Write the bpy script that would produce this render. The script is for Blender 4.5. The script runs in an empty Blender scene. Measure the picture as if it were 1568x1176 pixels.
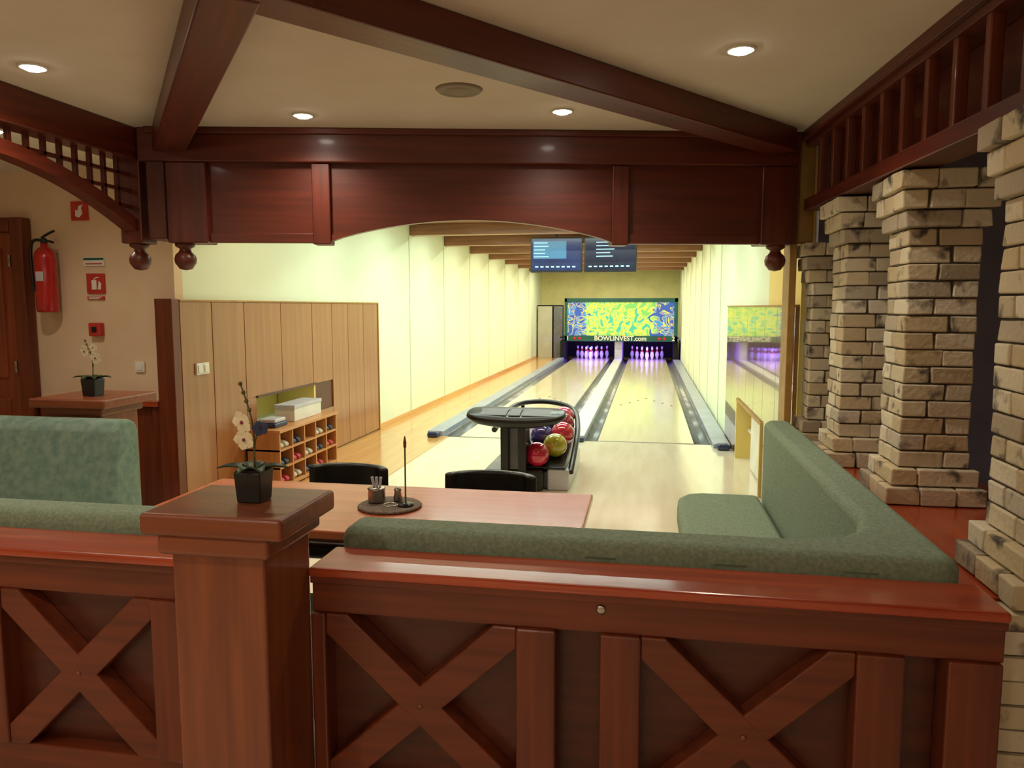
import bpy, bmesh, math, random
from mathutils import Vector, Matrix
random.seed(7)
S = bpy.context.scene
S.view_settings.view_transform = 'Standard'
S.view_settings.exposure = 0.0
COL = S.collection

def c(r, g, b):
    def f(v):
        v = v / 255.0
        return v / 12.92 if v <= 0.04045 else ((v + 0.055) / 1.055) ** 2.4
    return (f(r), f(g), f(b), 1.0)

# ---------------------------------------------------------------- materials
def pm(name, c1, c2=None, scale=(6, 6, 6), rough=0.5, metal=0.0, bump=0.0, coat=0.0,
       detail=4, emis=0.0, lo=0.35, hi=0.65, crough=0.12):
    if c2 is None:
        c2 = tuple(v * 0.85 for v in c1[:3]) + (1,)
    if not isinstance(scale, tuple):
        scale = (scale,) * 3
    m = bpy.data.materials.new(name)
    m.use_nodes = True
    nt = m.node_tree; N = nt.nodes; L = nt.links
    b = N['Principled BSDF']
    tc = N.new('ShaderNodeTexCoord'); mp = N.new('ShaderNodeMapping')
    mp.inputs['Scale'].default_value = scale
    L.new(tc.outputs['Object'], mp.inputs['Vector'])
    nz = N.new('ShaderNodeTexNoise'); nz.inputs['Scale'].default_value = 1.0
    nz.inputs['Detail'].default_value = detail
    L.new(mp.outputs['Vector'], nz.inputs['Vector'])
    rp = N.new('ShaderNodeValToRGB')
    rp.color_ramp.elements[0].position = lo; rp.color_ramp.elements[0].color = c1
    rp.color_ramp.elements[1].position = hi; rp.color_ramp.elements[1].color = c2
    L.new(nz.outputs['Fac'], rp.inputs['Fac'])
    L.new(rp.outputs['Color'], b.inputs['Base Color'])
    b.inputs['Roughness'].default_value = rough
    b.inputs['Metallic'].default_value = metal
    b.inputs['Coat Weight'].default_value = coat
    b.inputs['Coat Roughness'].default_value = crough
    if emis > 0:
        L.new(rp.outputs['Color'], b.inputs['Emission Color'])
        b.inputs['Emission Strength'].default_value = emis
    if bump > 0:
        bp = N.new('ShaderNodeBump'); bp.inputs['Strength'].default_value = bump
        bp.inputs['Distance'].default_value = 0.01
        L.new(nz.outputs['Fac'], bp.inputs['Height'])
        L.new(bp.outputs['Normal'], b.inputs['Normal'])
    return m

def wood(name, c1, c2, axis, rough=0.42, coat=0.12, k=1.0, crough=0.12, bump=0.06):
    s = [28 * k] * 3
    s['xyz'.index(axis)] = 1.6 * k
    return pm(name, c1, c2, tuple(s), rough, coat=coat, detail=6, bump=bump, lo=0.3, hi=0.7, crough=crough)

W = {}
def fam(key, c1, c2, **kw):
    for ax in 'xyz':
        W[key + ax] = wood('wood_%s_%s' % (key, ax), c1, c2, ax, **kw)
fam('mah', c(122, 54, 24), c(90, 36, 15))          # front joinery
fam('hdr', c(102, 38, 18), c(76, 26, 12))          # header beams
fam('rail', c(182, 76, 36), c(148, 52, 24), rough=0.28, coat=0.5)
fam('post', c(138, 72, 36), c(108, 50, 24), rough=0.38, coat=0.25)
fam('dark', c(92, 38, 18), c(68, 26, 12))
fam('tab', c(198, 108, 64), c(174, 82, 46), rough=0.25, coat=0.35)
fam('pan', c(142, 102, 66), c(122, 84, 52), rough=0.16, coat=1.0, k=0.5, crough=0.03, bump=0.01)
fam('panl', c(168, 112, 68), c(146, 92, 54), rough=0.3, coat=0.35, k=0.5, crough=0.12, bump=0.01)
fam('lane', c(240, 230, 200), c(230, 218, 184), rough=0.16, coat=0.5, k=0.4)
fam('parq', c(226, 174, 106), c(208, 152, 86), rough=0.2, coat=0.4, k=0.5)
fam('lceil', c(156, 112, 78), c(128, 88, 60), rough=0.5)
fam('rack', c(206, 148, 92), c(188, 128, 76), rough=0.4)
fam('door', c(150, 70, 36), c(120, 52, 26))

M_ceil = pm('plaster_ceiling', c(222, 210, 194), c(217, 204, 186), 3, 0.9)
M_wallL = pm('plaster_peach', c(230, 204, 172), c(224, 196, 162), 3, 0.85, bump=0.05)
M_lwall = pm('plaster_lime_cream', c(228, 236, 210), c(224, 232, 204), 1.2, 0.7)
M_yel = pm('plaster_yellow', c(238, 218, 140), c(232, 210, 128), 2, 0.7)
M_grey = pm('plaster_grey', c(150, 146, 164), c(130, 126, 144), 2, 0.9)
M_floor = pm('floor_laminate', c(236, 228, 206), c(226, 214, 190), (10, 1.2, 4), 0.14, coat=0.5)
M_fab = pm('fabric_sage', c(136, 152, 130), c(116, 134, 114), (90, 90, 90), 0.95, bump=0.25, detail=2)
M_fab2 = pm('fabric_teal', c(122, 142, 124), c(98, 122, 110), (22, 22, 22), 0.95, bump=0.15, detail=3)
M_seam = pm('fabric_seam', c(100, 116, 100), None, 40, 0.9)
M_black = pm('black_plastic', c(26, 26, 28), c(18, 18, 20), 10, 0.3)
M_leath = pm('black_leather', c(24, 22, 22), c(14, 13, 13), 60, 0.35, bump=0.1)
M_gp = pm('grey_plastic', c(120, 120, 126), c(104, 104, 110), 8, 0.4)
M_dg = pm('console_grey', c(96, 96, 104), c(82, 82, 90), 8, 0.5)
M_lg = pm('light_grey', c(206, 206, 214), c(190, 190, 200), 5, 0.35)
M_gut = pm('gutter_grey', c(132, 132, 130), c(114, 116, 116), 3, 0.25)
M_cap = pm('division_cap', c(160, 168, 186), c(144, 152, 174), 3, 0.3)
M_bluecap = pm('end_cap_blue', c(44, 58, 96), None, 5, 0.3)
M_white = pm('white_plastic', c(236, 234, 226), c(226, 224, 214), 5, 0.4)
M_metal = pm('brushed_steel', c(190, 186, 178), c(150, 146, 140), 30, 0.25, metal=1.0)
M_red = pm('extinguisher_red', c(190, 24, 26), c(170, 16, 20), 10, 0.25, coat=0.5)
M_signred = pm('sign_red', c(196, 56, 44), c(182, 46, 38), 8, 0.5)
M_gold = pm('gold_edge', c(176, 134, 66), c(156, 116, 52), 10, 0.45)
M_mortar = pm('mortar', c(92, 82, 70), c(68, 58, 48), 30, 0.95, bump=0.3)
M_dark = pm('pit_black', c(10, 9, 14), None, 5, 0.8)
M_pin = pm('pin_white', c(245, 245, 250), c(236, 236, 246), 5, 0.25)
M_pinred = pm('pin_red', c(200, 20, 30), None, 5, 0.3)
M_green = pm('mask_green', c(20, 92, 88), c(14, 76, 76), 3, 0.4)
M_leaf = pm('leaf_green', c(44, 70, 36), c(28, 50, 26), 20, 0.4)
M_petal = pm('petal_cream', c(240, 230, 204), c(224, 212, 170), 30, 0.6)
M_petaldk = pm('petal_centre', c(150, 60, 80), None, 30, 0.6)
M_stem = pm('stem', c(96, 92, 50), None, 30, 0.6)
M_soil = pm('soil', c(50, 36, 26), None, 50, 0.95)
M_mat = pm('woven_mat', c(130, 114, 98), c(90, 76, 64), 120, 0.9, bump=0.4)
M_glow = pm('lamp_glow', (1, 0.92, 0.8, 1), (1, 0.92, 0.8, 1), 3, 0.4, emis=40)
M_globe = pm('fill_globe_glow', (1, 0.82, 0.6, 1), (1, 0.82, 0.6, 1), 3, 0.4, emis=19)

def brick_mat():
    m = bpy.data.materials.new('old_brick'); m.use_nodes = True
    nt = m.node_tree; N = nt.nodes; L = nt.links
    b = N['Principled BSDF']; b.inputs['Roughness'].default_value = 0.85
    g = N.new('ShaderNodeNewGeometry')
    r = N.new('ShaderNodeValToRGB'); e = r.color_ramp.elements
    e[0].position = 0; e[0].color = c(228, 218, 194)
    e[1].position = 1; e[1].color = c(240, 232, 214)
    for p, col in [(0.2, c(212, 196, 162)), (0.4, c(234, 226, 204)), (0.55, c(204, 184, 146)), (0.7, c(200, 184, 156)), (0.8, c(230, 220, 198)), (0.93, c(164, 148, 124))]:
        x = e.new(p); x.color = col
    L.new(g.outputs['Random Per Island'], r.inputs['Fac'])
    tc = N.new('ShaderNodeTexCoord')
    n = N.new('ShaderNodeTexNoise'); n.inputs['Scale'].default_value = 10; n.inputs['Detail'].default_value = 6
    ad = N.new('ShaderNodeVectorMath'); ad.operation = 'MULTIPLY_ADD'
    cb = N.new('ShaderNodeCombineXYZ')
    for i in range(3): L.new(g.outputs['Random Per Island'], cb.inputs[i])
    ad.inputs[1].default_value = (14, 23, 31)
    L.new(cb.outputs[0], ad.inputs[0]); L.new(tc.outputs['Object'], ad.inputs[2])
    L.new(ad.outputs[0], n.inputs['Vector'])
    r2 = N.new('ShaderNodeValToRGB'); e2 = r2.color_ramp.elements
    e2[0].position = 0.57; e2[0].color = (0, 0, 0, 1); e2[1].position = 0.70; e2[1].color = (1, 1, 1, 1)
    L.new(n.outputs['Fac'], r2.inputs['Fac'])
    mx = N.new('ShaderNodeMixRGB'); mx.inputs[2].default_value = c(80, 72, 64)
    L.new(r2.outputs['Color'], mx.inputs[0]); L.new(r.outputs['Color'], mx.inputs[1])
    L.new(mx.outputs[0], b.inputs['Base Color'])
    n2 = N.new('ShaderNodeTexNoise'); n2.inputs['Scale'].default_value = 45
    L.new(tc.outputs['Object'], n2.inputs['Vector'])
    bp = N.new('ShaderNodeBump'); bp.inputs['Strength'].default_value = 0.6; bp.inputs['Distance'].default_value = 0.006
    L.new(n2.outputs['Fac'], bp.inputs['Height']); L.new(bp.outputs['Normal'], b.inputs['Normal'])
    return m
M_brick = brick_mat()

def mask_mat():
    m = bpy.data.materials.new('masking_mural'); m.use_nodes = True
    nt = m.node_tree; N = nt.nodes; L = nt.links
    b = N['Principled BSDF']; b.inputs['Roughness'].default_value = 0.5
    tc = N.new('ShaderNodeTexCoord')
    nz = N.new('ShaderNodeTexNoise'); nz.inputs['Scale'].default_value = 3.2; nz.inputs['Detail'].default_value = 1
    nz.inputs['Distortion'].default_value = 1.6
    L.new(tc.outputs['Object'], nz.inputs['Vector'])
    def ramp(lst):
        r = N.new('ShaderNodeValToRGB'); r.color_ramp.interpolation = 'CONSTANT'
        e = r.color_ramp.elements
        e[0].position = 0; e[0].color = lst[0][1]
        e[1].position = lst[1][0]; e[1].color = lst[1][1]
        for p, cc in lst[2:]:
            x = e.new(p); x.color = cc
        L.new(nz.outputs['Fac'], r.inputs['Fac'])
        return r
    ra = ramp([(0, c(120, 195, 110)), (.40, c(205, 215, 90)), (.46, c(110, 200, 150)), (.49, c(222, 216, 90)), (.56, c(150, 210, 110)), (.6, c(70, 180, 165))])
    rb = ramp([(0, c(50, 90, 190)), (.43, c(225, 180, 90)), (.46, c(70, 140, 215)), (.55, c(225, 205, 100)), (.58, c(50, 90, 185))])
    sp = N.new('ShaderNodeSeparateXYZ'); L.new(tc.outputs['Object'], sp.inputs[0])
    ab = N.new('ShaderNodeMath'); ab.operation = 'ABSOLUTE'; L.new(sp.outputs['X'], ab.inputs[0])
    ng = N.new('ShaderNodeMath'); ng.operation = 'MULTIPLY_ADD'
    L.new(nz.outputs['Fac'], ng.inputs[0]); ng.inputs[1].default_value = 0.9; L.new(ab.outputs[0], ng.inputs[2])
    st = N.new('ShaderNodeMath'); st.operation = 'GREATER_THAN'; st.inputs[1].default_value = 1.45
    L.new(ng.outputs[0], st.inputs[0])
    mx = N.new('ShaderNodeMixRGB'); L.new(st.outputs[0], mx.inputs[0])
    L.new(ra.outputs[0], mx.inputs[1]); L.new(rb.outputs[0], mx.inputs[2])
    L.new(mx.outputs[0], b.inputs['Base Color']); L.new(mx.outputs[0], b.inputs['Emission Color'])
    b.inputs['Emission Strength'].default_value = 0.35
    return m
M_mask = mask_mat()

# ---------------------------------------------------------------- helpers
def E(name, loc=(0, 0, 0), rz=0.0, local=False):
    o = bpy.data.objects.new(name, None)
    o.location = loc; o.rotation_euler = (0, 0, rz)
    o.empty_display_size = 0.1
    COL.objects.link(o)
    if local: o['local'] = 1
    return o

def attach(o, loc, parent):
    loc = Vector(loc)
    if parent is not None:
        o.parent = parent
        if not parent.get('local'):
            loc = loc - Vector(parent.location)
    o.location = loc

def mk(name, bm, mat, loc=(0, 0, 0), parent=None, smooth=False):
    me = bpy.data.meshes.new(name)
    bmesh.ops.recalc_face_normals(bm, faces=bm.faces)
    bm.to_mesh(me); bm.free()
    if smooth:
        for p in me.polygons: p.use_smooth = True
    if isinstance(mat, (list, tuple)):
        for x in mat: me.materials.append(x)
    else:
        me.materials.append(mat)
    o = bpy.data.objects.new(name, me); COL.objects.link(o)
    attach(o, loc, parent)
    return o

def bevmod(o, w, seg=2, smooth=False):
    if w > 0:
        b = o.modifiers.new('bev', 'BEVEL'); b.width = w; b.segments = seg; b.limit_method = 'ANGLE'
        if smooth:
            for p in o.data.polygons: p.use_smooth = True
            o.modifiers.new('wn', 'WEIGHTED_NORMAL')
    return o

def bx(name, x0, x1, y0, y1, z0, z1, mat, parent=None, bev=0.004, seg=2, smooth=False, rot=None):
    bm = bmesh.new()
    bmesh.ops.create_cube(bm, size=1)
    bmesh.ops.scale(bm, vec=(x1 - x0, y1 - y0, z1 - z0), verts=bm.verts)
    o = mk(name, bm, mat, ((x0 + x1) / 2, (y0 + y1) / 2, (z0 + z1) / 2), parent)
    if rot: o.rotation_euler = rot
    return bevmod(o, bev, seg, smooth)

def prism(name, pts, axis, t0, t1, mat, parent=None, bev=0.0, seg=2, smooth=False):
    cx = sum(p[0] for p in pts) / len(pts); cy = sum(p[1] for p in pts) / len(pts); ct = (t0 + t1) / 2
    def P(p, t):
        a, b2, t = p[0] - cx, p[1] - cy, t - ct
        return {'x': (t, a, b2), 'y': (a, t, b2), 'z': (a, b2, t)}[axis]
    bm = bmesh.new()
    lo = [bm.verts.new(P(p, t0)) for p in pts]; hi = [bm.verts.new(P(p, t1)) for p in pts]
    n = len(pts)
    bm.faces.new(lo[::-1]); bm.faces.new(hi)
    for i in range(n):
        bm.faces.new((lo[i], lo[(i + 1) % n], hi[(i + 1) % n], hi[i]))
    loc = {'x': (ct, cx, cy), 'y': (cx, ct, cy), 'z': (cx, cy, ct)}[axis]
    o = mk(name, bm, mat, loc, parent)
    return bevmod(o, bev, seg, smooth)

def lathe(name, prof, loc, mat, parent=None, seg=32, matidx=None, scale=(1, 1, 1)):
    bm = bmesh.new(); rings = []
    for r, z in prof:
        if r < 1e-6:
            rings.append([bm.verts.new((0, 0, z * scale[2]))])
        else:
            rings.append([bm.verts.new((r * math.cos(2 * math.pi * i / seg) * scale[0], r * math.sin(2 * math.pi * i / seg) * scale[1], z * scale[2])) for i in range(seg)])
    for k in range(len(rings) - 1):
        A, B = rings[k], rings[k + 1]
        for i in range(seg):
            j = (i + 1) % seg
            if len(A) == 1 and len(B) == 1: continue
            if len(A) == 1: f = bm.faces.new((A[0], B[i], B[j]))
            elif len(B) == 1: f = bm.faces.new((A[i], A[j], B[0]))
            else: f = bm.faces.new((A[i], A[j], B[j], B[i]))
            if matidx: f.material_index = matidx[k]
    return mk(name, bm, mat, loc, parent, smooth=True)

def ball(name, loc, r, mat, parent=None, sc=(1, 1, 1), seg=24):
    bm = bmesh.new()
    bmesh.ops.create_uvsphere(bm, u_segments=seg, v_segments=seg // 2 + 4, radius=r)
    bmesh.ops.scale(bm, vec=sc, verts=bm.verts)
    return mk(name, bm, mat, loc, parent, smooth=True)

def tube(name, pts, r, mat, parent=None, cyclic=False, radii=None):
    cu = bpy.data.curves.new(name, 'CURVE'); cu.dimensions = '3D'
    cu.bevel_depth = r; cu.bevel_resolution = 4; cu.resolution_u = 8; cu.use_fill_caps = True
    sp = cu.splines.new('NURBS' if len(pts) > 2 else 'POLY'); sp.points.add(len(pts) - 1)
    off = Vector((0, 0, 0))
    if parent is not None and not parent.get('local'): off = Vector(parent.location)
    for i, p in enumerate(pts):
        q = Vector(p) - off
        sp.points[i].co = (q.x, q.y, q.z, 1)
        if radii: sp.points[i].radius = radii[i]
    if len(pts) > 2:
        sp.order_u = 3; sp.use_endpoint_u = not cyclic; sp.use_cyclic_u = cyclic
    cu.materials.append(mat)
    o = bpy.data.objects.new(name, cu); COL.objects.link(o)
    if parent is not None: o.parent = parent
    return o

def text(name, s, size, loc, rot, mat, parent):
    cu = bpy.data.curves.new(name, 'FONT'); cu.body = s; cu.size = size; cu.extrude = 0.002
    cu.offset = 0.004
    cu.align_x = 'CENTER'; cu.align_y = 'CENTER'; cu.materials.append(mat)
    o = bpy.data.objects.new(name, cu); COL.objects.link(o)
    attach(o, loc, parent); o.rotation_euler = rot
    return o

def light(kind, name, loc, energy, color, size=0.1, rot=(0, 0, 0), parent=None, **kw):
    l = bpy.data.lights.new(name, kind); l.energy = energy; l.color = color
    if kind == 'AREA':
        l.shape = 'RECTANGLE'; l.size = size[0]; l.size_y = size[1]
    else:
        l.shadow_soft_size = size
    if kind == 'SPOT':
        l.spot_size = math.radians(kw.get('angle', 140)); l.spot_blend = 0.9
    o = bpy.data.objects.new(name, l); COL.objects.link(o)
    attach(o, loc, parent); o.rotation_euler = rot
    return o

CZ = 2.62
# ---------------------------------------------------------------- room shell
bx('floor', -6.5, 2.3, -2.6, 8.9, -0.12, 0.0, M_floor, bev=0)
bx('floor_lane_bed', -3.6, 1.1, 8.9, 24.8, -0.3, -0.12, M_dark, bev=0)
bx('floor_lane_side_left', -3.45, -2.68, 8.9, 23.6, -0.12, 0.004, W['parqy'], bev=0)
bx('floor_parquet', -3.44, -2.4, 5.12, 8.9, 0.0, 0.006, W['parqy'], bev=0)
bx('ceiling', -6.5, 2.3, -2.6, 5.17, CZ, CZ + 0.1, M_ceil, bev=0)
bx('wall_front', -6.5, -3.45, 5.07, 5.17, 0, CZ, M_wallL, bev=0)
bx('wall_west', -6.6, -6.5, -2.6, 5.17, 0, CZ, M_wallL, bev=0)
bx('wall_back', -6.5, 2.3, -2.7, -2.6, 0, CZ, M_wallL, bev=0)
bx('wall_east', 2.3, 2.4, -2.6, 5.17, 0, CZ, M_grey, bev=0)
bx('wall_front_right', 1.05, 2.3, 5.07, 5.17, 0, CZ, M_grey, bev=0)
bx('wall_over_opening', -3.6, 1.1, 5.17, 5.27, 2.56, 2.92, M_lwall, bev=0)
bx('ceiling_lane', -3.6, 1.1, 5.27, 24.8, 2.8, 2.92, W['lceilx'], bev=0)
bx('wall_far', -3.6, 1.1, 24.7, 24.8, -0.12, 2.8, pm('plaster_far', c(244, 234, 170), None, 2, 0.8), bev=0)
bx('wall_lane_left', -3.85, -3.45, 7.37, 24.7, -0.12, 2.8, M_lwall, bev=0)
bx('wall_lane_left_near', -3.85, -3.45, 5.17, 6.15, -0.12, 2.8, M_lwall, bev=0)
bx('wall_lane_left_over_niche', -3.85, -3.45, 6.15, 7.37, 0.8, 2.8, M_lwall, bev=0)
bx('wall_lane_left_under_niche', -3.85, -3.45, 6.15, 7.37, -0.12, 0.5, M_lwall, bev=0)
bx('wall_niche_back', -3.9, -3.85, 6.1, 7.42, 0.4, 0.9, M_yel, bev=0)
bx('trim_niche_yellow', -3.84, -3.43, 7.34, 7.372, 0.5, 0.8, M_yel, bev=0)
bx('wall_lane_right', 0.98, 1.2, 8.2, 24.7, -0.12, 2.8, M_lwall, bev=0)
bx('wall_lane_right_near', 0.98, 1.2, 5.17, 6.5, 0, 2.8, M_yel, bev=0)
bx('wall_lane_right_over_hatch', 0.98, 1.2, 6.5, 8.2, 0.62, 2.8, M_lwall, bev=0)
bx('wall_hatch_back', 1.2, 1.24, 6.45, 8.25, 0, 0.7, M_yel, bev=0)

YB = [7.1, 8.95, 10.8, 12.7, 14.6, 16.4, 18.3, 20.2, 22.1]
for i, y in enumerate(YB):
    bx('trim_ceiling_beam_%d' % i, -3.45, 0.98, y - 0.1, y + 0.1, 2.64, 2.8, W['lceilx'], bev=0.01)
    if y > 9.3:
        bx('trim_pilaster_left_%d' % i, -3.45, -3.435, y - 0.14, y + 0.14, 0.0, 2.64, M_lwall, bev=0.006)
        bx('trim_pilaster_right_%d' % i, 0.967, 0.98, y - 0.14, y + 0.14, 0.0, 2.64, M_lwall, bev=0.006)
bx('baseboard_left', -3.45, -3.43, 9.3, 23.5, 0, 0.07, W['parqy'], bev=0.003)

# laminated wall panels (left, right)
g = E('wall_panelling', (-3.43, 7.2, 0))
edges = [5.08, 5.5, 5.99, 6.65, 7.32, 7.82, 8.27, 8.75, 9.25]
for i in range(8):
    a, b = edges[i] + 0.004, edges[i + 1] - 0.004
    if b < 6.1 or a > 7.36:
        bx('panel_%d' % i, -3.45, -3.425, a, b, 0.02, 1.64, W['panlz'], g, 0.003)
    else:
        bx('panel_top_%d' % i, -3.45, -3.425, a, b, 0.8, 1.64, W['panlz'], g, 0.003)
        bx('panel_low_%d' % i, -3.45, -3.425, a, b, 0.02, 0.5, W['panlz'], g, 0.003)
bx('backing', -3.452, -3.44, 5.08, 6.15, 0.0, 1.64, W['darkz'], g, 0)
bx('backing_far', -3.452, -3.44, 7.37, 9.25, 0.0, 1.64, W['darkz'], g, 0)
bx('top_trim', -3.45, -3.415, 5.08, 9.26, 1.64, 1.655, M_gold, g, 0.002)
bx('end_trim', -3.45, -3.415, 9.25, 9.27, 0, 1.655, M_gold, g, 0.002)
bx('niche_frame_top', -3.46, -3.41, 6.15, 7.37, 0.79, 0.81, W['darky'], g, 0.002)
bx('panel_infill', -3.45, -3.425, 5.99, 6.15, 0.5, 0.8, W['panlz'], g, 0.002)
g = E('wall_panelling', (0.97, 7.2, 0))
for i, (a, b) in enumerate([(5.2, 5.9), (5.9, 6.5), (6.5, 7.05), (7.05, 7.6), (7.6, 8.2), (8.2, 8.8), (8.8, 9.45)]):
    z0 = 0.64 if 6.4 < a < 8.1 else 0.02
    bx('panel_%d' % i, 0.955, 0.98, a + 0.003, b - 0.003, z0, 1.6, W['panz'], g, 0.002)
bx('top_trim', 0.945, 0.98, 5.2, 9.46, 1.6, 1.615, M_gold, g, 0.002)
bx('hatch_frame_far', 0.94, 1.19, 8.17, 8.21, 0, 0.64, M_yel, g, 0.002)
bx('hatch_frame_near', 0.94, 1.19, 6.48, 6.52, 0, 0.64, M_yel, g, 0.002)
bx('hatch_frame_top', 0.94, 1.19, 6.5, 8.2, 0.61, 0.645, M_gold, g, 0.002)
bx('hatch_door', 1.02, 1.06, 6.55, 7.6, 0.02, 0.6, M_white, g, 0.004)
bx('hatch_shelf', 1.06, 1.18, 6.55, 8.15, 0.3, 0.32, M_white, g, 0.002)

# corner post + wainscot left
bx('trim_corner_post', -3.56, -3.42, 4.98, 5.07, 0, 1.66, W['mahz'])
g = E('wainscot', (-4.0, 5.04, 0))
bx('board', -4.62, -3.57, 5.03, 5.068, 0, 0.86, W['mahz'], g)
bx('cap', -4.62, -3.57, 4.98, 5.068, 0.86, 0.9, W['railx'], g)
for i, x in enumerate([-4.6, -4.25, -3.9, -3.64]):
    bx('stile_%d' % i, x, x + 0.06, 5.01, 5.04, 0.05, 0.86, W['mahz'], g)

# door
g = E('door_1', (-5.1, 5.05, 0))
bx('leaf', -5.6, -4.74, 5.0, 5.06, 0.01, 2.16, W['doorz'], g)
bx('frame_right', -4.74, -4.63, 4.97, 5.068, 0, 2.27, W['mahz'], g, 0.012)
bx('frame_left', -5.71, -5.6, 4.97, 5.068, 0, 2.27, W['mahz'], g, 0.012)
bx('frame_top', -5.6, -4.74, 4.97, 5.068, 2.16, 2.27, W['mahx'], g, 0.012)
for i, (z0, z1) in enumerate([(0.15, 0.9), (1.05, 2.05)]):
    for j, (a, b) in enumerate([(-5.5, -5.22), (-5.12, -4.84)]):
        bx('panel_%d%d' % (i, j), a, b, 4.985, 5.01, z0, z1, W['doorz'], g, 0.012)
tube('handle', [(-5.52, 5.0, 1.05), (-5.52, 4.94, 1.05), (-5.42, 4.94, 1.05)], 0.01, M_metal, g)
for i, z in enumerate([0.3, 1.1, 1.9]):
    bx('hinge_%d' % i, -4.755, -4.735, 4.96, 4.98, z, z + 0.09, M_metal, g, 0.003)

# ---------------------------------------------------------------- canopy header
KN = [(0.0, 0.0), (0.035, 0.008), (0.058, 0.04), (0.062, 0.065), (0.055, 0.09), (0.035, 0.11), (0.03, 0.125), (0.055, 0.14), (0.055, 0.16), (0, 0.16)]
RZ = math.atan2(0.82, 3.73)
g = E('arched_beam_header', (-2.86, 4.05, 0), RZ, local=True)
bx('top_beam', -0.05, 3.8, -0.09, 0.09, 2.43, CZ, W['hdrx'], g, 0.008)
pts = [(0.0, 2.43), (0.0, 1.99), (1.035, 1.99)]
n = 24
for i in range(1, n):
    t = i / n; pts.append((1.035 + t * 1.655, 1.99 + 0.125 * math.sin(math.pi * t) ** 0.8))
pts += [(2.69, 1.99), (3.78, 1.99), (3.78, 2.43)]
prism('arched_fascia', pts, 'y', -0.03, 0.03, W['hdrx'], g)
pts = []
for i in range(n + 1):
    t = i / n; pts.append((1.035 + t * 1.655, 1.985 + 0.125 * math.sin(math.pi * t) ** 0.8 if 0 < i < n else 1.985))
top = [(x, z + 0.035) for x, z in pts][::-1]
prism('arch_lip', pts + top, 'y', -0.05, 0.0, W['hdrx'], g)
for i, (a, b) in enumerate([(0.33, 0.93), (2.79, 3.58)]):
    bx('lower_lip_%d' % i, a, b, -0.05, 0.0, 1.975, 2.03, W['hdrx'], g)
for i, (a, b) in enumerate([(0.93, 1.035), (2.69, 2.79)]):
    bx('stile_%d' % i, a, b, -0.07, 0.05, 1.965, 2.43, W['hdrz'], g, 0.006)
bx('end_block_a', 0.1, 0.33, -0.085, 0.085, 1.97, 2.43, W['hdrz'], g, 0.008)
bx('end_block_b', 3.58, 3.8, -0.085, 0.085, 1.97, 2.43, W['hdrz'], g, 0.008)
bx('end_block_inner', 0.0, 0.1, -0.1, 0.1, 1.99, 2.43, W['darkz'], g, 0.008)
bx('crown_strip', 0, 3.8, -0.115, -0.09, CZ - 0.035, CZ, W['hdrx'], g, 0.006)
for i, s in enumerate([0.17, 3.7]):
    lathe('pendant_knob_%d' % i, KN, (s, -0.01, 1.815), W['hdrz'], g)

# lattice arch at left
g = E('lattice_arch', (-2.97, 2.9, 2.6))
X = -2.97
def az(y): return 2.0 + 0.31 * (1 - min(1, abs((y - 2.85) / 1.2)) ** 2)
bx('top_beam', X - 0.07, X + 0.07, 1.6, 4.12, 2.44, CZ, W['hdry'], g, 0.008)
ys = [1.65 + i * 2.4 / 30 for i in range(31)]
prism('arch', [(y, az(y)) for y in ys] + [(y, az(y) + 0.07) for y in ys][::-1], 'x', X - 0.045, X + 0.045, W['hdry'], g)
y = 1.78; i = 0
while y < 3.98:
    bx('bar_v%d' % i, X - 0.012, X + 0.012, y - 0.011, y + 0.011, az(y) + 0.06, 2.45, W['hdrz'], g, 0.002); y += 0.105; i += 1
for i, z in enumerate([2.36, 2.27, 2.18]):
    yy = [q for q in ys if az(q) + 0.06 > z]
    spans = [(1.65, yy[0]), (yy[-1], 4.0)] if yy else [(1.65, 4.0)]
    for j, (a, b) in enumerate(spans):
        bx('bar_h%d%d' % (i, j), X - 0.012, X + 0.012, a, b, z - 0.01, z + 0.01, W['hdry'], g, 0.002)
for i, yy in enumerate([4.05, 1.66]):
    bx('end_post_%d' % i, X - 0.07, X + 0.07, yy - 0.07, yy + 0.07, 1.97, 2.45, W['hdrz'], g, 0.008)
    lathe('knob_%d' % i, KN, (X, yy, 1.815), W['hdrz'], g)

# ceiling beams
def beam(name, a, b, w, z0, z1, mat):
    a = Vector(a); b = Vector(b); d = b - a
    L = d.length; mid = (a + b) / 2
    o = bx(name, -L / 2, L / 2, -w / 2, w / 2, z0, z1, mat, bev=0.008)
    o.location = (mid.x, mid.y, (z0 + z1) / 2); o.rotation_euler = (0, 0, math.atan2(d.y, d.x))
    return o
hub = (-1.2, 2.09)
beam('ceiling_beam', (-2.78, 4.08), hub, 0.17, CZ - 0.135, CZ, W['hdrx'])
beam('ceiling_beam', (0.76, 4.70), hub, 0.17, CZ - 0.13, CZ, W['hdrx'])
beam('ceiling_beam', (-2.88, 0.1), hub, 0.17, CZ - 0.132, CZ, W['hdrx'])
beam('ceiling_beam', (0.9, 0.1), hub, 0.17, CZ - 0.128, CZ, W['hdrx'])

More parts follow.
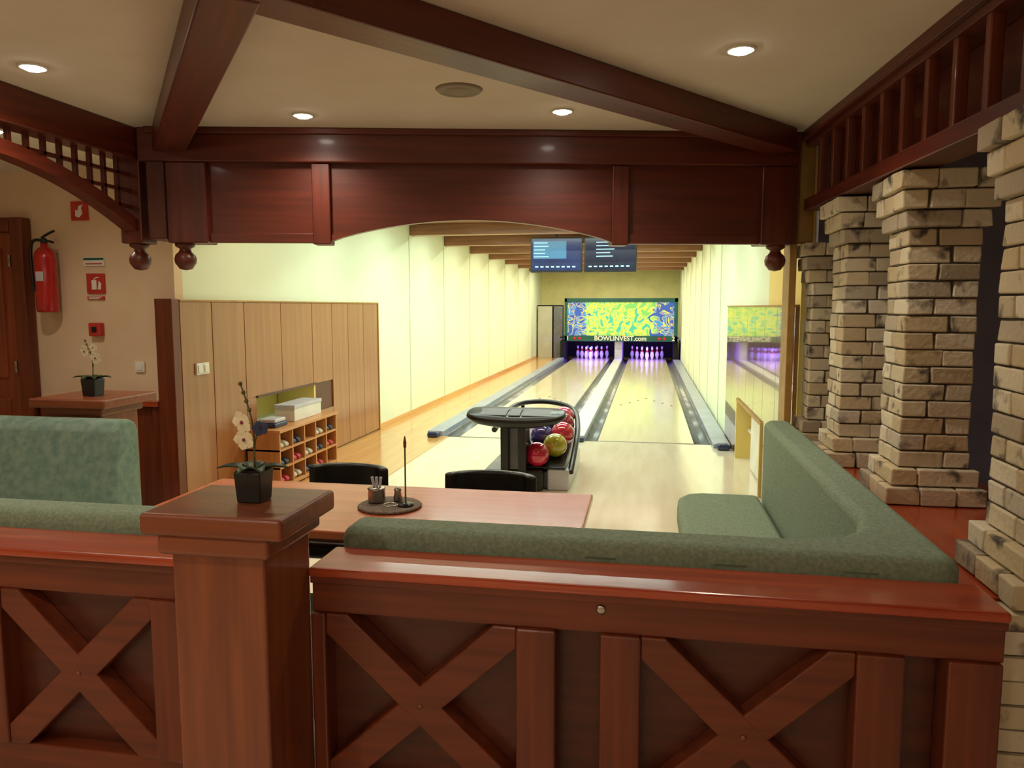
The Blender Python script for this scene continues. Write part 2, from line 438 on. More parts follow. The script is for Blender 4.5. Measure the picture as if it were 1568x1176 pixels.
# right frieze with balusters
g = E('baluster_frieze', (0.97, 3.5, 2.4))
def fx(y): return 0.90 + (4.8 - y) * 0.075
def skew(name, y0, y1, xo0, xo1, z0, z1, mat):
    pts = [(fx(y0) + xo0, y0), (fx(y0) + xo1, y0), (fx(y1) + xo1, y1), (fx(y1) + xo0, y1)]
    return prism(name, pts, 'z', z0, z1, mat, g, 0.005)
skew('upper_beam', 0.5, 4.78, 0, 0.14, 2.54, CZ, W['hdry'])
skew('upper_lip', 0.5, 4.78, -0.03, 0.0, 2.57, CZ, W['hdry'])
skew('lower_beam', 0.5, 4.78, 0, 0.16, 2.165, 2.235, W['hdry'])
skew('back_panel', 0.5, 4.78, 0.13, 0.145, 2.235, 2.54, W['hdry'])
y = 4.55; i = 0
while y > 0.6:
    skew('baluster_%d' % i, y, y + 0.035, 0.015, 0.06, 2.23, 2.55, W['mahz']); y -= 0.225; i += 1

# gold/yellow jamb post at right end of header
g = E('wooden_post', (0.87, 4.95, 0))
bx('shaft', 0.85, 0.892, 4.88, 5.1, 0.0, CZ, M_gold, g, 0.006)
bx('shaft_cheek', 0.892, 0.98, 4.88, 5.1, 1.99, CZ, M_gold, g, 0.006)

# ---------------------------------------------------------------- brick work
def ring(bm, cx, cy, side, z0, z1, w, flip, gap=0.0065):
    h = side / 2
    L = side - w
    if not flip:
        R = [(-h, -h + L, -h, -h + w), (h - w, h, -h, -h + L), (-h + w, h, h - w, h), (-h, -h + w, -h + w, h)]
    else:
        R = [(-h + w, h, -h, -h + w), (h - w, h, -h + w, h), (-h, h - w, h - w, h), (-h, -h + w, -h, h - w)]
    out = []
    for (a, b, d, e) in R:
        if max(b - a, e - d) > 0.27:
            if b - a > e - d:
                m = (a + b) / 2; out += [(a, m, d, e), (m, b, d, e)]
            else:
                m = (d + e) / 2; out += [(a, b, d, m), (a, b, m, e)]
        else: out.append((a, b, d, e))
    for (a, b, d, e) in out:
        add_brick(bm, cx + a + gap / 2, cx + b - gap / 2, cy + d + gap / 2, cy + e - gap / 2, z0 + gap / 2, z1 - gap / 2)

def add_brick(bm, x0, x1, y0, y1, z0, z1, j=0.004):
    r = bmesh.ops.create_cube(bm, size=1)
    ox, oy = random.uniform(-0.003, 0.003), random.uniform(-0.003, 0.003)
    for v in r['verts']:
        v.co = Vector(((x0 + x1) / 2 + v.co.x * (x1 - x0) + ox, (y0 + y1) / 2 + v.co.y * (y1 - y0) + oy, (z0 + z1) / 2 + v.co.z * (z1 - z0)))
        v.co += Vector((random.uniform(-j, j), random.uniform(-j, j), random.uniform(-j * .45, j * .45)))

def column(x0, y0, side, zb, zt=2.16):
    cx, cy = x0 + side / 2, y0 + side / 2
    g = E('brick_column', (cx, cy, zb), local=True)
    bm = bmesh.new(); z = 0; H = zt - zb; fl = False
    def course(s, h):
        nonlocal z, fl
        ring(bm, 0, 0, s, z, z + h, min(0.115, s * 0.42) + random.uniform(-0.012, 0.012), fl); z += h; fl = not fl
    course(side + 0.12, 0.08)
    course(side + 0.07, 0.075)
    n = int(round((H - 0.155 - 0.235) / 0.074)); h = (H - 0.155 - 0.235) / n
    for i in range(n): course(side + random.uniform(-0.004, 0.004), h)
    course(side + 0.05, 0.075); course(side + 0.09, 0.08); course(side + 0.13, 0.08)
    o = mk('bricks', bm, M_brick, (0, 0, 0), g)
    bevmod(o, 0.006, 2)
    s = side / 2 - 0.012
    bx('mortar_core', -s, s, -s, s, 0.002, H - 0.002, M_mortar, g, 0)
    s2 = s + 0.035
    bx('mortar_cap', -s2, s2, -s2, s2, H - 0.15, H - 0.003, M_mortar, g, 0)
    bx('mortar_base', -s2, s2, -s2, s2, 0.001, 0.075, M_mortar, g, 0)
    return g
LZ = 0.76
column(1.07, 2.27, 0.31, LZ)
column(1.067, 3.42, 0.285, LZ)
column(1.0, 4.17, 0.28, LZ)
column(0.965, 4.78, 0.2, LZ, 1.98)
g = E('low_brick_wall', (1.2, 3.5, 0))
bm = bmesh.new()
z = 0; k = 0
while z < 0.70:
    x = 0.94 - (0.12 if k % 2 else 0); h = 0.071
    while x < 1.55:
        add_brick(bm, max(0.94, x) + 0.004, min(1.55, x + 0.24) - 0.004, 2.2, 2.31, z + 0.004, z + h - 0.004); x += 0.24
    y = 2.32 - (0.12 if k % 2 else 0)
    while y < 5.0:
        add_brick(bm, 0.94, 1.05, max(2.32, y) + 0.004, min(5.0, y + 0.24) - 0.004, z + 0.004, z + h - 0.004)
        y += 0.24
    z += h; k += 1
x = 0.94
while x < 1.55:
    add_brick(bm, x + 0.004, min(1.55, x + 0.24) - 0.004, 2.2, 2.31, 0.714, 0.756); x += 0.24
o = mk('bricks', bm, M_brick, (0, 0, 0), g); bevmod(o, 0.005, 2)
bx('core', 0.955, 1.54, 2.215, 5.0, 0, 0.712, M_mortar, g, 0)
bx('ledge', 0.9, 1.6, 2.32, 5.05, 0.712, LZ, W['raily'], g, 0.006)

# ---------------------------------------------------------------- front railing
RY = 1.95
def railing(x0, x1, panels, stiles, name='timber_railing'):
    g = E(name, ((x0 + x1) / 2, 2.05, 0))
    bx('cap_rail', x0, x1, RY, 2.155, 0.828, 0.856, W['railx'], g, 0.01, 3)
    bx('cap_under', x0, x1, RY + 0.015, 2.15, 0.805, 0.828, W['mahx'], g, 0.004)
    bx('back_board', x0, x1, 2.05, 2.075, 0.0, 0.81, W['darkx'], g, 0)
    bx('top_rail', x0, x1, RY + 0.03, 2.05, 0.715, 0.806, W['mahx'], g, 0.004)
    bx('bottom_rail', x0, x1, RY + 0.03, 2.05, 0.0, 0.2, W['mahx'], g, 0.004)
    for i, (a, b) in enumerate(stiles):
        bx('stile_%d' % i, a, b, RY + 0.015, 2.045, 0.2, 0.716, W['mahz'], g, 0.006)
    for i, (a, b) in enumerate(panels):
        cx = (a + b) / 2; cz = 0.458; dx = (b - a); dz = 0.515
        an = math.atan2(dz, dx)
        w = 0.09
        bx('infill_%d' % i, a, b, 2.035, 2.05, 0.2, 0.716, W['darkx'], g, 0)
        for j, sgn in enumerate((1, -1)):
            ox = w / 2 / math.sin(an); oz = w / 2 / math.cos(an)
            hx, hz = dx / 2, dz / 2
            P = [(-hx, -hz), (-hx + ox, -hz), (hx, hz - oz), (hx, hz), (hx - ox, hz), (-hx, -hz + oz)]
            P = [(cx + p[0] * sgn, cz + p[1]) for p in P]
            if sgn < 0: P = P[::-1]
            prism('arm_%d%d' % (i, j), P, 'y', RY + 0.022 - 0.001 * j, 2.035, W['mahx'], g, 0.005)
        lathe('dowel_%d' % i, [(0, 0), (0.009, 0), (0.008, 0.003), (0, 0.004)], (cx, RY + 0.021, cz), W['postz'], g, 12).rotation_euler = (math.pi / 2, 0, 0)
    return g
g = railing(-0.948, 0.89, [(-0.905, -0.343), (-0.002, 0.543)],
        [(-0.948, -0.905), (-0.343, -0.233), (-0.111, -0.002), (0.543, 0.66), (0.758, 0.885)])
lathe('lock_rosette', [(0, 0), (0.013, 0), (0.013, 0.004), (0.008, 0.006), (0, 0.006)], (-0.11, 1.98, 0.782), M_metal, g).rotation_euler = (math.pi / 2, 0, 0)
railing(-3.6, -1.212, [(-2.0, -1.47), (-2.72, -2.19)], [(-1.47, -1.36), (-1.3, -1.212), (-2.19, -2.0), (-3.6, -2.72)])

def newel(name, xc, yc, w, top, capw, capd):
    g = E(name, (xc, yc, 0), local=True)
    h = w / 2
    bx('shaft', -h, h, -h, h, 0, top - 0.1, W['postz'], g, 0.01, 3)
    bx('neck', -h - 0.025, h + 0.025, -h - 0.025, h + 0.025, top - 0.11, top - 0.055, W['postx'], g, 0.014, 4)
    bx('cap', -capw / 2, capw / 2, -capd / 2, capd / 2, top - 0.058, top, W['postx'], g, 0.012, 4)
    return g
newel('newel_post', -1.08, 1.845, 0.262, 1.074, 0.395, 0.33)
newel('newel_post', -3.45, 4.2, 0.34, 1.045, 0.52, 0.5)

# ---------------------------------------------------------------- upholstered benches
g = E('corner_bench', (0, 3.0, 0))
pts = [(-0.94, 2.165), (0.84, 2.165), (0.86, 2.2), (0.87, 4.72), (0.84, 4.78), (0.74, 4.78), (0.71, 4.72), (0.70, 2.62), (0.66, 2.46), (0.58, 2.37), (0.46, 2.33), (-0.94, 2.33)]
prism('backrest', pts, 'z', 0.3, 0.912, M_fab, g, 0.045, 5, True)
bx('seat_front', -0.9, 0.66, 2.33, 2.78, 0.32, 0.455, M_fab, g, 0.04, 4, True)
pts = [(0.69, 2.78), (0.69, 4.7), (0.34, 4.7), (0.25, 4.66), (0.2, 4.56), (0.19, 4.4), (0.19, 2.78)]
prism('seat_side', pts, 'z', 0.32, 0.46, M_fab, g, 0.04, 5, True)
bx('plinth_front', -0.9, 0.66, 2.36, 2.7, 0, 0.32, W['mahx'], g)
bx('plinth_side', 0.27, 0.68, 2.7, 4.6, 0, 0.32, W['mahy'], g)
bx('seat_seam', 0.2, 0.69, 3.68, 3.69, 0.452, 0.463, M_seam, g, 0)
for i, x in enumerate([-0.17, 0.2, 0.55]):
    bx('zip_%d' % i, x, x + 0.09, 2.161, 2.167, 0.862, 0.865, M_seam, g, 0)

g = E('upholstered_bench', (-3.5, 3.5, 0))
pts = [(3.64, 0.4), (3.9, 0.4), (3.97, 0.88), (3.95, 0.925), (3.9, 0.945), (3.84, 0.94), (3.79, 0.9)]
o = prism('backrest', pts, 'x', -5.6, -2.92, M_fab2, g, 0.03, 5, True)
for v in o.data.vertices:   # leaning outer end
    if v.co.x > 0 and v.co.z > 0.1: v.co.x -= 0.06
bx('seat', -5.6, -2.78, 3.1, 3.74, 0.32, 0.46, M_fab, g, 0.04, 4, True)
bx('plinth', -5.5, -2.88, 3.2, 3.7, 0, 0.32, W['mahx'], g)
g = E('rail_bench', (-2.5, 2.3, 0))
bx('backrest', -3.6, -1.22, 2.165, 2.33, 0.3, 0.912, M_fab, g, 0.045, 5, True)
bx('seat', -3.6, -1.22, 2.33, 2.75, 0.32, 0.46, M_fab, g, 0.04, 4, True)
bx('plinth', -3.55, -1.25, 2.34, 2.7, 0, 0.32, W['mahx'], g)

# ---------------------------------------------------------------- table
g = E('dining_table', (-1.15, 3.0, 0))
bx('top', -2.08, -0.23, 2.62, 3.37, 0.715, 0.75, W['tabx'], g, 0.008, 3)
bx('apron_far', -1.98, -0.33, 3.25, 3.28, 0.63, 0.715, W['mahx'], g)
bx('apron_near', -1.98, -0.33, 2.84, 2.87, 0.63, 0.715, W['mahx'], g)
for i, x in enumerate([-1.9, -0.45]):
    bx('leg_%d' % i, x - 0.05, x + 0.05, 2.98, 3.14, 0.05, 0.715, W['mahz'], g, 0.006)
    bx('foot_%d' % i, x - 0.045, x + 0.045, 2.84, 3.32, 0, 0.05, W['mahy'], g, 0.01)

def chair(xc, yc, w):
    g = E('dining_chair', (xc, yc, 0), local=True)
    n = 20
    def arc(R, k):
        return [(R * math.sin(t), R * k * math.cos(t)) for t in [math.radians(-80 + 160 * i / n) for i in range(n + 1)]]
    out = arc(w / 2, 0.62); inn = arc(w / 2 - 0.05, 0.58)[::-1]
    prism('backrest', out + inn, 'z', 0.5, 0.775, M_leath, g, 0.018, 4, True)
    bx('seat', -w / 2 + 0.03, w / 2 - 0.03, -0.35, 0.1, 0.4, 0.48, M_leath, g, 0.03, 4, True)
    for i, (sx, sy) in enumerate([(-1, -0.3), (1, -0.3), (-1, 0.08), (1, 0.08)]):
        tube('leg_%d' % i, [(sx * (w / 2 - 0.06), sy, 0.0), (sx * (w / 2 - 0.06), sy, 0.41)], 0.015, M_black, g)
    for i, sx in enumerate((-1, 1)):
        tube('back_rod_%d' % i, [(sx * (w / 2 - 0.09), 0.09, 0.44), (sx * (w / 2 - 0.09), 0.105, 0.53)], 0.014, M_black, g)
chair(-1.52, 3.60, 0.45)
chair(-0.755, 3.55, 0.48)

# table set
g = E('table_mat', (-1.07, 3.0, 0.75), local=True)
lathe('mat', [(0, 0), (0.13, 0), (0.137, 0.006), (0.13, 0.012), (0.10, 0.008), (0, 0.008)], (0, 0, 0), M_mat, g)
g = E('sugar_bowl', (-1.14, 3.03, 0.76), local=True)
lathe('bowl', [(0, 0), (0.035, 0), (0.038, 0.01), (0.036, 0.055), (0.04, 0.06), (0.03, 0.066), (0, 0.07)], (0, 0, 0), M_metal, g)
for i in range(3):
    tube('packet_%d' % i, [(-0.01 + i * 0.012, 0, 0.06), (-0.02 + i * 0.02, 0, 0.11)], 0.006, M_lg, g)
g = E('salt_shaker', (-1.055, 3.06, 0.76), local=True)
lathe('body', [(0, 0), (0.018, 0), (0.02, 0.01), (0.014, 0.04), (0.016, 0.05), (0.01, 0.062), (0, 0.065)], (0, 0, 0), M_metal, g)
g = E('menu_card_holder', (-1.0, 3.0, 0.76), local=True)
lathe('foot', [(0, 0), (0.035, 0), (0.035, 0.006), (0.006, 0.012), (0, 0.014)], (0, 0, 0), M_black, g)
tube('rod', [(0, 0, 0.01), (0, 0, 0.25)], 0.0035, M_stem, g)
lathe('clip', [(0, 0), (0.006, 0.01), (0.007, 0.03), (0.003, 0.055), (0, 0.06)], (0, 0, 0.24), W['postz'], g)
tube('loop', [(-0.05 + 0.03 * math.cos(t), -0.05 + 0.03 * math.sin(t), 0.012) for t in [i * math.pi / 5 for i in range(10)]], 0.003, M_metal, g, True)

# ---------------------------------------------------------------- orchids
def flower(name, g, loc, s, yaw, mat=None):
    bm = bmesh.new()
    for k in range(5):
        a = 2 * math.pi * k / 5 + 0.3
        pr = [(0, 0), (0.42, 0.45), (0.5, 0.85), (0, 1.15), (-0.5, 0.85), (-0.42, 0.45)]
        vs = []
        for px, py in pr:
            x = px * math.cos(a) - py * math.sin(a); z = px * math.sin(a) + py * math.cos(a)
            vs.append(bm.verts.new((x * s, -0.25 * s * (py - 0.5) ** 2, z * s)))
        bm.faces.new(vs)
    o = mk(name, bm, mat or M_petal, loc, g); o.rotation_euler = (0.2, 0, yaw)
    so = o.modifiers.new('s', 'SOLIDIFY'); so.thickness = 0.0015
    ball(name + '_centre', (loc[0], loc[1] - 0.004, loc[2]), s * 0.18, M_petaldk if mat is None else mat, g, seg=10)

def leaf(name, g, base, ang, L, w, lift):
    bm = bmesh.new(); prev = None
    for i in range(8):
        t = i / 7; r = L * t; z = lift * math.sin(t * 2.2) - 0.01 * t
        ww = w * math.sin(math.pi * min(1, 0.12 + t * 0.88)) + 0.002
        cx, cy = r * math.cos(ang), r * math.sin(ang); nx, ny = -math.sin(ang), math.cos(ang)
        row = [bm.verts.new((cx + nx * ww, cy + ny * ww, z + 0.2 * ww)), bm.verts.new((cx, cy, z - 0.2 * ww)), bm.verts.new((cx - nx * ww, cy - ny * ww, z + 0.2 * ww))]
        if prev:
            for q in range(2): bm.faces.new((prev[q], prev[q + 1], row[q + 1], row[q]))
        prev = row
    o = mk(name, bm, M_leaf, base, g, smooth=True)
    so = o.modifiers.new('s', 'SOLIDIFY'); so.thickness = 0.003

def orchid(loc, s, H, fl):
    g = E('potted_orchid', loc, local=True)
    bm = bmesh.new(); bmesh.ops.create_cube(bm, size=1)
    for v in bm.verts:
        k = 1.0 if v.co.z > 0 else 0.86
        v.co = Vector((v.co.x * 0.078 * k * s, v.co.y * 0.078 * k * s, (v.co.z + 0.5) * 0.085 * s))
    o = mk('pot', bm, M_black, (0, 0, 0), g); bevmod(o, 0.004)
    bx('soil', -0.034 * s, 0.034 * s, -0.034 * s, 0.034 * s, 0.08 * s, 0.089 * s, M_soil, g, 0)
    for i, (a, L) in enumerate([(0.2, 0.095), (3.3, 0.1), (1.6, 0.07), (4.6, 0.07), (5.5, 0.08), (2.4, 0.08)]):
        leaf('leaf_%d' % i, g, (0, 0, 0.085 * s), a, L * s, 0.016 * s, 0.02 * s)
    tube('stem_1', [(0, 0, 0.085 * s), (0.01 * s, 0, 0.085 * s + H * 0.4), (-0.012 * s, 0, 0.085 * s + H * 0.8), (-0.03 * s, 0, 0.085 * s + H)], 0.0022 * s, M_stem, g)
    tube('stem_2', [(0, 0.01, 0.085 * s), (0.0, 0, 0.085 * s + H * 0.3), (0.02 * s, 0, 0.085 * s + H * 0.5)], 0.002 * s, M_stem, g)
    for i, (dx, dz, r) in enumerate(fl):
        flower('flower_%d' % i, g, (dx * s, -0.01, 0.085 * s + dz * H), r * s, 0.3 * i - 0.3)
    for i in range(4):
        ball('bud_%d' % i, ((-0.03 + 0.008 * i) * s, 0, 0.085 * s + H * (1.0 - 0.1 * i)), 0.006 * s, M_stem, g, seg=8)
    if s == 1.0:
        flower('flower_dark', g, (0.03, -0.012, 0.085 + H * 0.5), 0.02, 0.4, M_bluecap)
orchid((-1.048, 1.853, 1.074), 1.0, 0.235, [(-0.022, 0.56, 0.03), (-0.018, 0.36, 0.027)])
orchid((-3.42, 4.15, 1.045), 1.25, 0.24, [(-0.03, 0.72, 0.026), (0.03, 0.55, 0.028), (0.02, 0.82, 0.018)])

# ---------------------------------------------------------------- wall items at left
g = E('fire_extinguisher', (-4.43, 4.96, 1.56), local=True)
lathe('cylinder', [(0, 0), (0.068, 0), (0.075, 0.015), (0.075, 0.40), (0.068, 0.44), (0.045, 0.47), (0.025, 0.485), (0.025, 0.51), (0, 0.51)], (0, 0, 0), M_red, g)
lathe('valve', [(0, 0), (0.022, 0), (0.022, 0.04), (0.014, 0.05), (0, 0.05)], (0, 0, 0.5), M_black, g, seg=16)
tube('lever', [(-0.02, 0, 0.55), (0.03, 0, 0.58), (0.09, 0, 0.6)], 0.009, M_black, g)
tube('grip', [(-0.02, 0, 0.53), (0.04, 0, 0.53), (0.08, 0, 0.515)], 0.008, M_black, g)
tube('hose', [(-0.01, -0.01, 0.53), (-0.08, -0.02, 0.55), (-0.105, -0.02, 0.45), (-0.1, -0.02, 0.3), (-0.085, -0.03, 0.16)], 0.011, M_black, g)
bx('label', -0.02, 0.04, -0.079, -0.07, 0.23, 0.3, M_lg, g, 0.002)
bx('bracket', -0.02, 0.02, 0.06, 0.108, 0.25, 0.45, M_metal, g, 0.002)

def sign(name, x0, x1, z0, z1, pict):
    g = E(name, ((x0 + x1) / 2, 5.06, (z0 + z1) / 2), local=True)
    w, h = (x1 - x0) / 2, (z1 - z0) / 2
    bx('plate', -w, w, -0.006, 0.008, -h, h, M_signred, g, 0.001)
    if pict == 'flame':
        prism('flame', [(-0.03, -0.04), (0.0, -0.05), (0.03, -0.02), (0.02, 0.02), (0.035, 0.045), (0.0, 0.035), (-0.01, 0.0), (-0.03, 0.01)], 'y', -0.009, -0.006, M_white, g)
    elif pict == 'ext':
        bx('cylinder_icon', -0.03, 0.01, -0.009, -0.006, -0.045, 0.025, M_white, g, 0)
        prism('flame', [(0.02, -0.045), (0.045, -0.045), (0.05, 0.0), (0.03, 0.02)], 'y', -0.009, -0.006, M_white, g)
        tube('hose_icon', [(-0.01, -0.008, 0.03), (0.01, -0.008, 0.05), (0.03, -0.008, 0.045)], 0.004, M_white, g)
    elif pict == 'txt':
        for i in range(3): bx('line_%d' % i, -w * 0.8, w * (0.8 - 0.2 * i), -0.009, -0.006, h * 0.5 - i * h * 0.5 - 0.002, h * 0.5 - i * h * 0.5 + 0.002, M_white, g, 0)
    return g
sign('fire_safety_sign', -4.27, -4.13, 2.245, 2.385, 'flame')
sign('extinguisher_sign', -4.17, -4.02, 1.70, 1.85, 'ext')
g = E('notice_plate', (-4.1, 5.06, 1.93), local=True)
bx('plate', -0.085, 0.085, -0.006, 0.008, -0.025, 0.04, M_white, g, 0.001)
bx('band', -0.085, 0.085, -0.008, -0.006, 0.02, 0.036, M_green, g, 0)
bx('band_low', -0.07, 0.07, -0.008, -0.006, -0.012, -0.004, M_signred, g, 0)
sign('notice_strip', -4.17, -4.03, 1.655, 1.68, 'txt')
g = E('alarm_call_point', (-4.1, 5.04, 1.43), local=True)
bx('housing', -0.05, 0.05, -0.02, 0.028, -0.05, 0.05, M_signred, g, 0.006)
bx('button', -0.02, 0.02, -0.026, -0.02, -0.02, 0.02, M_dark, g, 0.002)
g = E('light_switch', (-3.76, 5.06, 1.15), local=True)
bx('plate', -0.04, 0.04, -0.008, 0.008, -0.04, 0.04, M_white, g, 0.004)
bx('rocker', -0.025, 0.025, -0.014, -0.008, -0.025, 0.025, M_white, g, 0.003)
g = E('light_switch', (-3.417, 5.33, 1.12), local=True)
for i in range(2):
    bx('plate_%d' % i, -0.008, 0.008, -0.085 + i * 0.086, -0.001 + i * 0.086, -0.045, 0.045, M_white, g, 0.004)
    bx('rocker_%d' % i, 0.008, 0.014, -0.07 + i * 0.086, -0.016 + i * 0.086, -0.03, 0.03, M_white, g, 0.003)

# ---------------------------------------------------------------- shoe rack
g = E('shoe_rack', (-3.27, 6.5, 0))
x0, x1, y0, y1, H = -3.42, -3.1, 5.93, 7.14, 0.54
bx('top', x0, x1 + 0.01, y0 - 0.01, y1 + 0.01, H - 0.025, H, W['racky'], g, 0.003)
bx('bottom', x0, x1, y0, y1, 0.02, 0.05, W['racky'], g, 0.003)
bx('back', x0, x0 + 0.015, y0, y1, 0.02, H - 0.02, W['racky'], g, 0)
for i in range(1, 3):
    z = 0.05 + i * (H - 0.075) / 3
    bx('shelf_%d' % i, x0, x1, y0, y1, z - 0.008, z + 0.008, W['racky'], g, 0)
for i in range(6):
    y = y0 + 0.01 + i * (y1 - y0 - 0.02) / 5
    bx('upright_%d' % i, x0, x1 - 0.002, y - 0.01, y + 0.01, 0.006, H - 0.02, W['rackz'], g, 0.002)
M_sh = [pm('shoe_red', c(190, 50, 60), None, 20, 0.5), pm('shoe_navy', c(50, 56, 84), None, 20, 0.5), pm('shoe_beige', c(210, 200, 182), None, 20, 0.5)]
bm = bmesh.new()
for r in range(3):
    for q in range(5):
        if (r * 5 + q) in (4, 12): continue
        for sgn in (-1, 1):
            z = 0.062 + r * (H - 0.075) / 3; yc = y0 + 0.13 + q * (y1 - y0 - 0.02) / 5 + sgn * 0.045
            pr = [(-0.13, 0), (0.13, 0), (0.135, 0.025), (0.11, 0.045), (0.04, 0.06), (0.0, 0.085), (-0.1, 0.09), (-0.135, 0.07)]
            A = [bm.verts.new((-3.25 + p[0], yc - 0.032, z + p[1])) for p in pr]
            B = [bm.verts.new((-3.25 + p[0], yc + 0.032, z + p[1])) for p in pr]
            fs = [bm.faces.new(A[::-1]), bm.faces.new(B)]
            for k in range(8): fs.append(bm.faces.new((A[k], A[(k + 1) % 8], B[(k + 1) % 8], B[k])))
            mi = (r + q * 2) % 3
            for f in fs: f.material_index = mi
o = mk('bowling_shoes', bm, M_sh); bevmod(o, 0.012, 3)
g = E('storage_box', (-3.3, 6.72, H), local=True)
bx('carton', -0.1, 0.1, -0.3, 0.28, 0, 0.14, M_white, g, 0.006)
bx('lid', -0.105, 0.105, -0.305, 0.285, 0.12, 0.155, M_lg, g, 0.004)
g = E('folded_cloth', (-3.28, 6.15, H), local=True)
bx('layer_1', -0.09, 0.09, -0.12, 0.12, 0, 0.04, M_bluecap, g, 0.012, 3, True)
bx('layer_2', -0.08, 0.08, -0.1, 0.1, 0.04, 0.075, M_lg, g, 0.01, 3, True)

# ---------------------------------------------------------------- lanes
def gutter(name, g, xa, xb, y0, y1):
    bm = bmesh.new(); n = 10; A = []; B = []
    xc, r = (xa + xb) / 2, (xb - xa) / 2
    for i in range(n + 1):
        t = math.pi * i / n
        A.append(bm.verts.new((xc - r * math.cos(t), y0, -0.09 * math.sin(t))))
        B.append(bm.verts.new((xc - r * math.cos(t), y1, -0.09 * math.sin(t))))
    for i in range(n): bm.faces.new((A[i], A[i + 1], B[i + 1], B[i]))
    o = mk(name, bm, M_gut, (0, 0, 0), g, smooth=True)
    o.location = -Vector(g.location)
    so = o.modifiers.new('s', 'SOLIDIFY'); so.thickness = 0.006; so.offset = 0
    return o
def lane(xc, gl, gr):
    g = E('bowling_lane', (xc, 8.9, 0))
    bx('lane_surface', xc - 0.56, xc + 0.56, 8.9, 24.0, -0.1, 0.004, W['laney'], g, 0.002)
    bx('foul_line', xc - 0.56, xc + 0.56, 8.9, 8.93, 0.003, 0.006, M_gp, g, 0)
    gutter('gutter_left', g, gl[0], gl[1], 8.9, 24.0)
    gutter('gutter_right', g, gr[0], gr[1], 8.9, 24.0)
    for i in range(7):
        x = xc + (i - 3) * 0.135; yy = 13.2 - abs(i - 3) * 0.3
        prism('arrow_%d' % i, [(x - 0.02, yy), (x + 0.02, yy), (x, yy + 0.15)], 'z', 0.003, 0.006, W['darky'], g)
    return g
g = lane(0.0, (-0.73, -0.56), (0.56, 0.76))
bx('centre_division', -0.97, -0.73, 8.95, 22.7, -0.1, 0.05, M_lg, g, 0.012)
bx('centre_end_cap', -0.98, -0.72, 8.8, 8.95, 0.0, 0.06, M_bluecap, g, 0.02, 3)
bx('side_division', 0.76, 0.95, 8.7, 22.7, 0.0, 0.05, M_cap, g, 0.01)
bx('side_end_cap', 0.79, 0.93, 8.55, 8.7, 0.0, 0.07, M_bluecap, g, 0.03, 3)
g = lane(-1.7, (-2.47, -2.26), (-1.14, -0.97))
bx('side_division', -2.67, -2.47, 8.9, 22.7, -0.1, 0.07, M_cap, g, 0.01)
bx('side_end_cap', -2.64, -2.5, 8.76, 8.9, 0.0, 0.075, M_bluecap, g, 0.03, 3)

def pins(xc):
    prof = [(0.026, 0), (0.029, 0.01), (0.05, 0.08), (0.06, 0.115), (0.055, 0.17), (0.035, 0.23), (0.024, 0.265), (0.025, 0.29), (0.032, 0.33), (0.031, 0.355), (0.018, 0.376), (0, 0.381)]
    bm = bmesh.new(); seg = 16
    for r in range(4):
        for k in range(r + 1):
            px = (k - r / 2) * 0.305; py = 0.264 * r
            rings = []
            for (q, z) in prof:
                if q == 0: rings.append([bm.verts.new((px, py, z))])
                else: rings.append([bm.verts.new((px + q * math.cos(2 * math.pi * i / seg), py + q * math.sin(2 * math.pi * i / seg), z)) for i in range(seg)])
            for a in range(len(rings) - 1):
                A, B = rings[a], rings[a + 1]
                for i in range(seg):
                    j = (i + 1) % seg
                    f = bm.faces.new((A[i], A[j], B[0]) if len(B) == 1 else (A[i], A[j], B[j], B[i]))
                    if a in (5, 6): f.material_index = 1
            bm.faces.new(rings[0][::-1])
    mk('bowling_pins', bm, [M_pin, M_pinred], (xc, 23.0, 0.005), smooth=True)
pins(0.0); pins(-1.7)

g = E('pinsetter_masking_unit', (-0.79, 22.6, 0))
X0, X1 = -2.45, 0.87
o = bx('mural', X0 + 0.08, X1 - 0.1, 22.55, 22.6, 0.72, 1.74, M_mask, g, 0)
bx('top_frame', X0, X1, 22.5, 22.66, 1.74, 1.86, M_green, g, 0.01)
bx('bottom_frame', X0, X1, 22.5, 22.66, 0.58, 0.75, M_green, g, 0.01)
bx('left_frame', X0, X0 + 0.08, 22.5, 22.66, 0.58, 1.86, M_green, g, 0.01)
bx('right_frame', X1 - 0.1, X1, 22.5, 22.66, 0.58, 1.86, M_green, g, 0.01)
text('lettering', 'BOWLINVEST.com', 0.19, (-0.79, 22.49, 0.665), (math.pi / 2, 0, 0), M_white, g)
text('number_1', '1', 0.18, (X0 + 0.1, 22.49, 0.665), (math.pi / 2, 0, 0), M_white, g)
text('number_2', '2', 0.18, (X1 - 0.12, 22.49, 0.665), (math.pi / 2, 0, 0), M_white, g)
for i, x in enumerate([-2.15, -2.0, 0.35, 0.5]):
    lathe('indicator_%d' % i, [(0, 0), (0.05, 0), (0.04, 0.01), (0, 0.012)], (x, 22.5, 0.665), M_pinred, g, seg=16).rotation_euler = (math.pi / 2, 0, 0)
for i, (a, b) in enumerate([(-2.6, -2.47), (-0.96, -0.74), (0.77, 0.9)]):
    bx('kickback_%d' % i, a, b, 22.72, 24.3, 0.0, 0.58, M_dark if i != 1 else M_lg, g, 0.005)
bx('pit_curtain', -2.6, 0.9, 24.2, 24.28, 0.0, 0.6, M_dark, g, 0)
bx('pit_roof', -2.6, 0.9, 22.66, 24.28, 0.66, 0.7, M_dark, g, 0)
for i, x in enumerate([-1.7, 0.0]):
    light('AREA', 'uv_light_%d' % i, (x, 22.75, 0.63), 22, (0.28, 0.12, 1.0), (0.9, 0.08), (math.radians(25), 0, 0), g)
g = E('service_door', (-3.0, 23.6, 0))
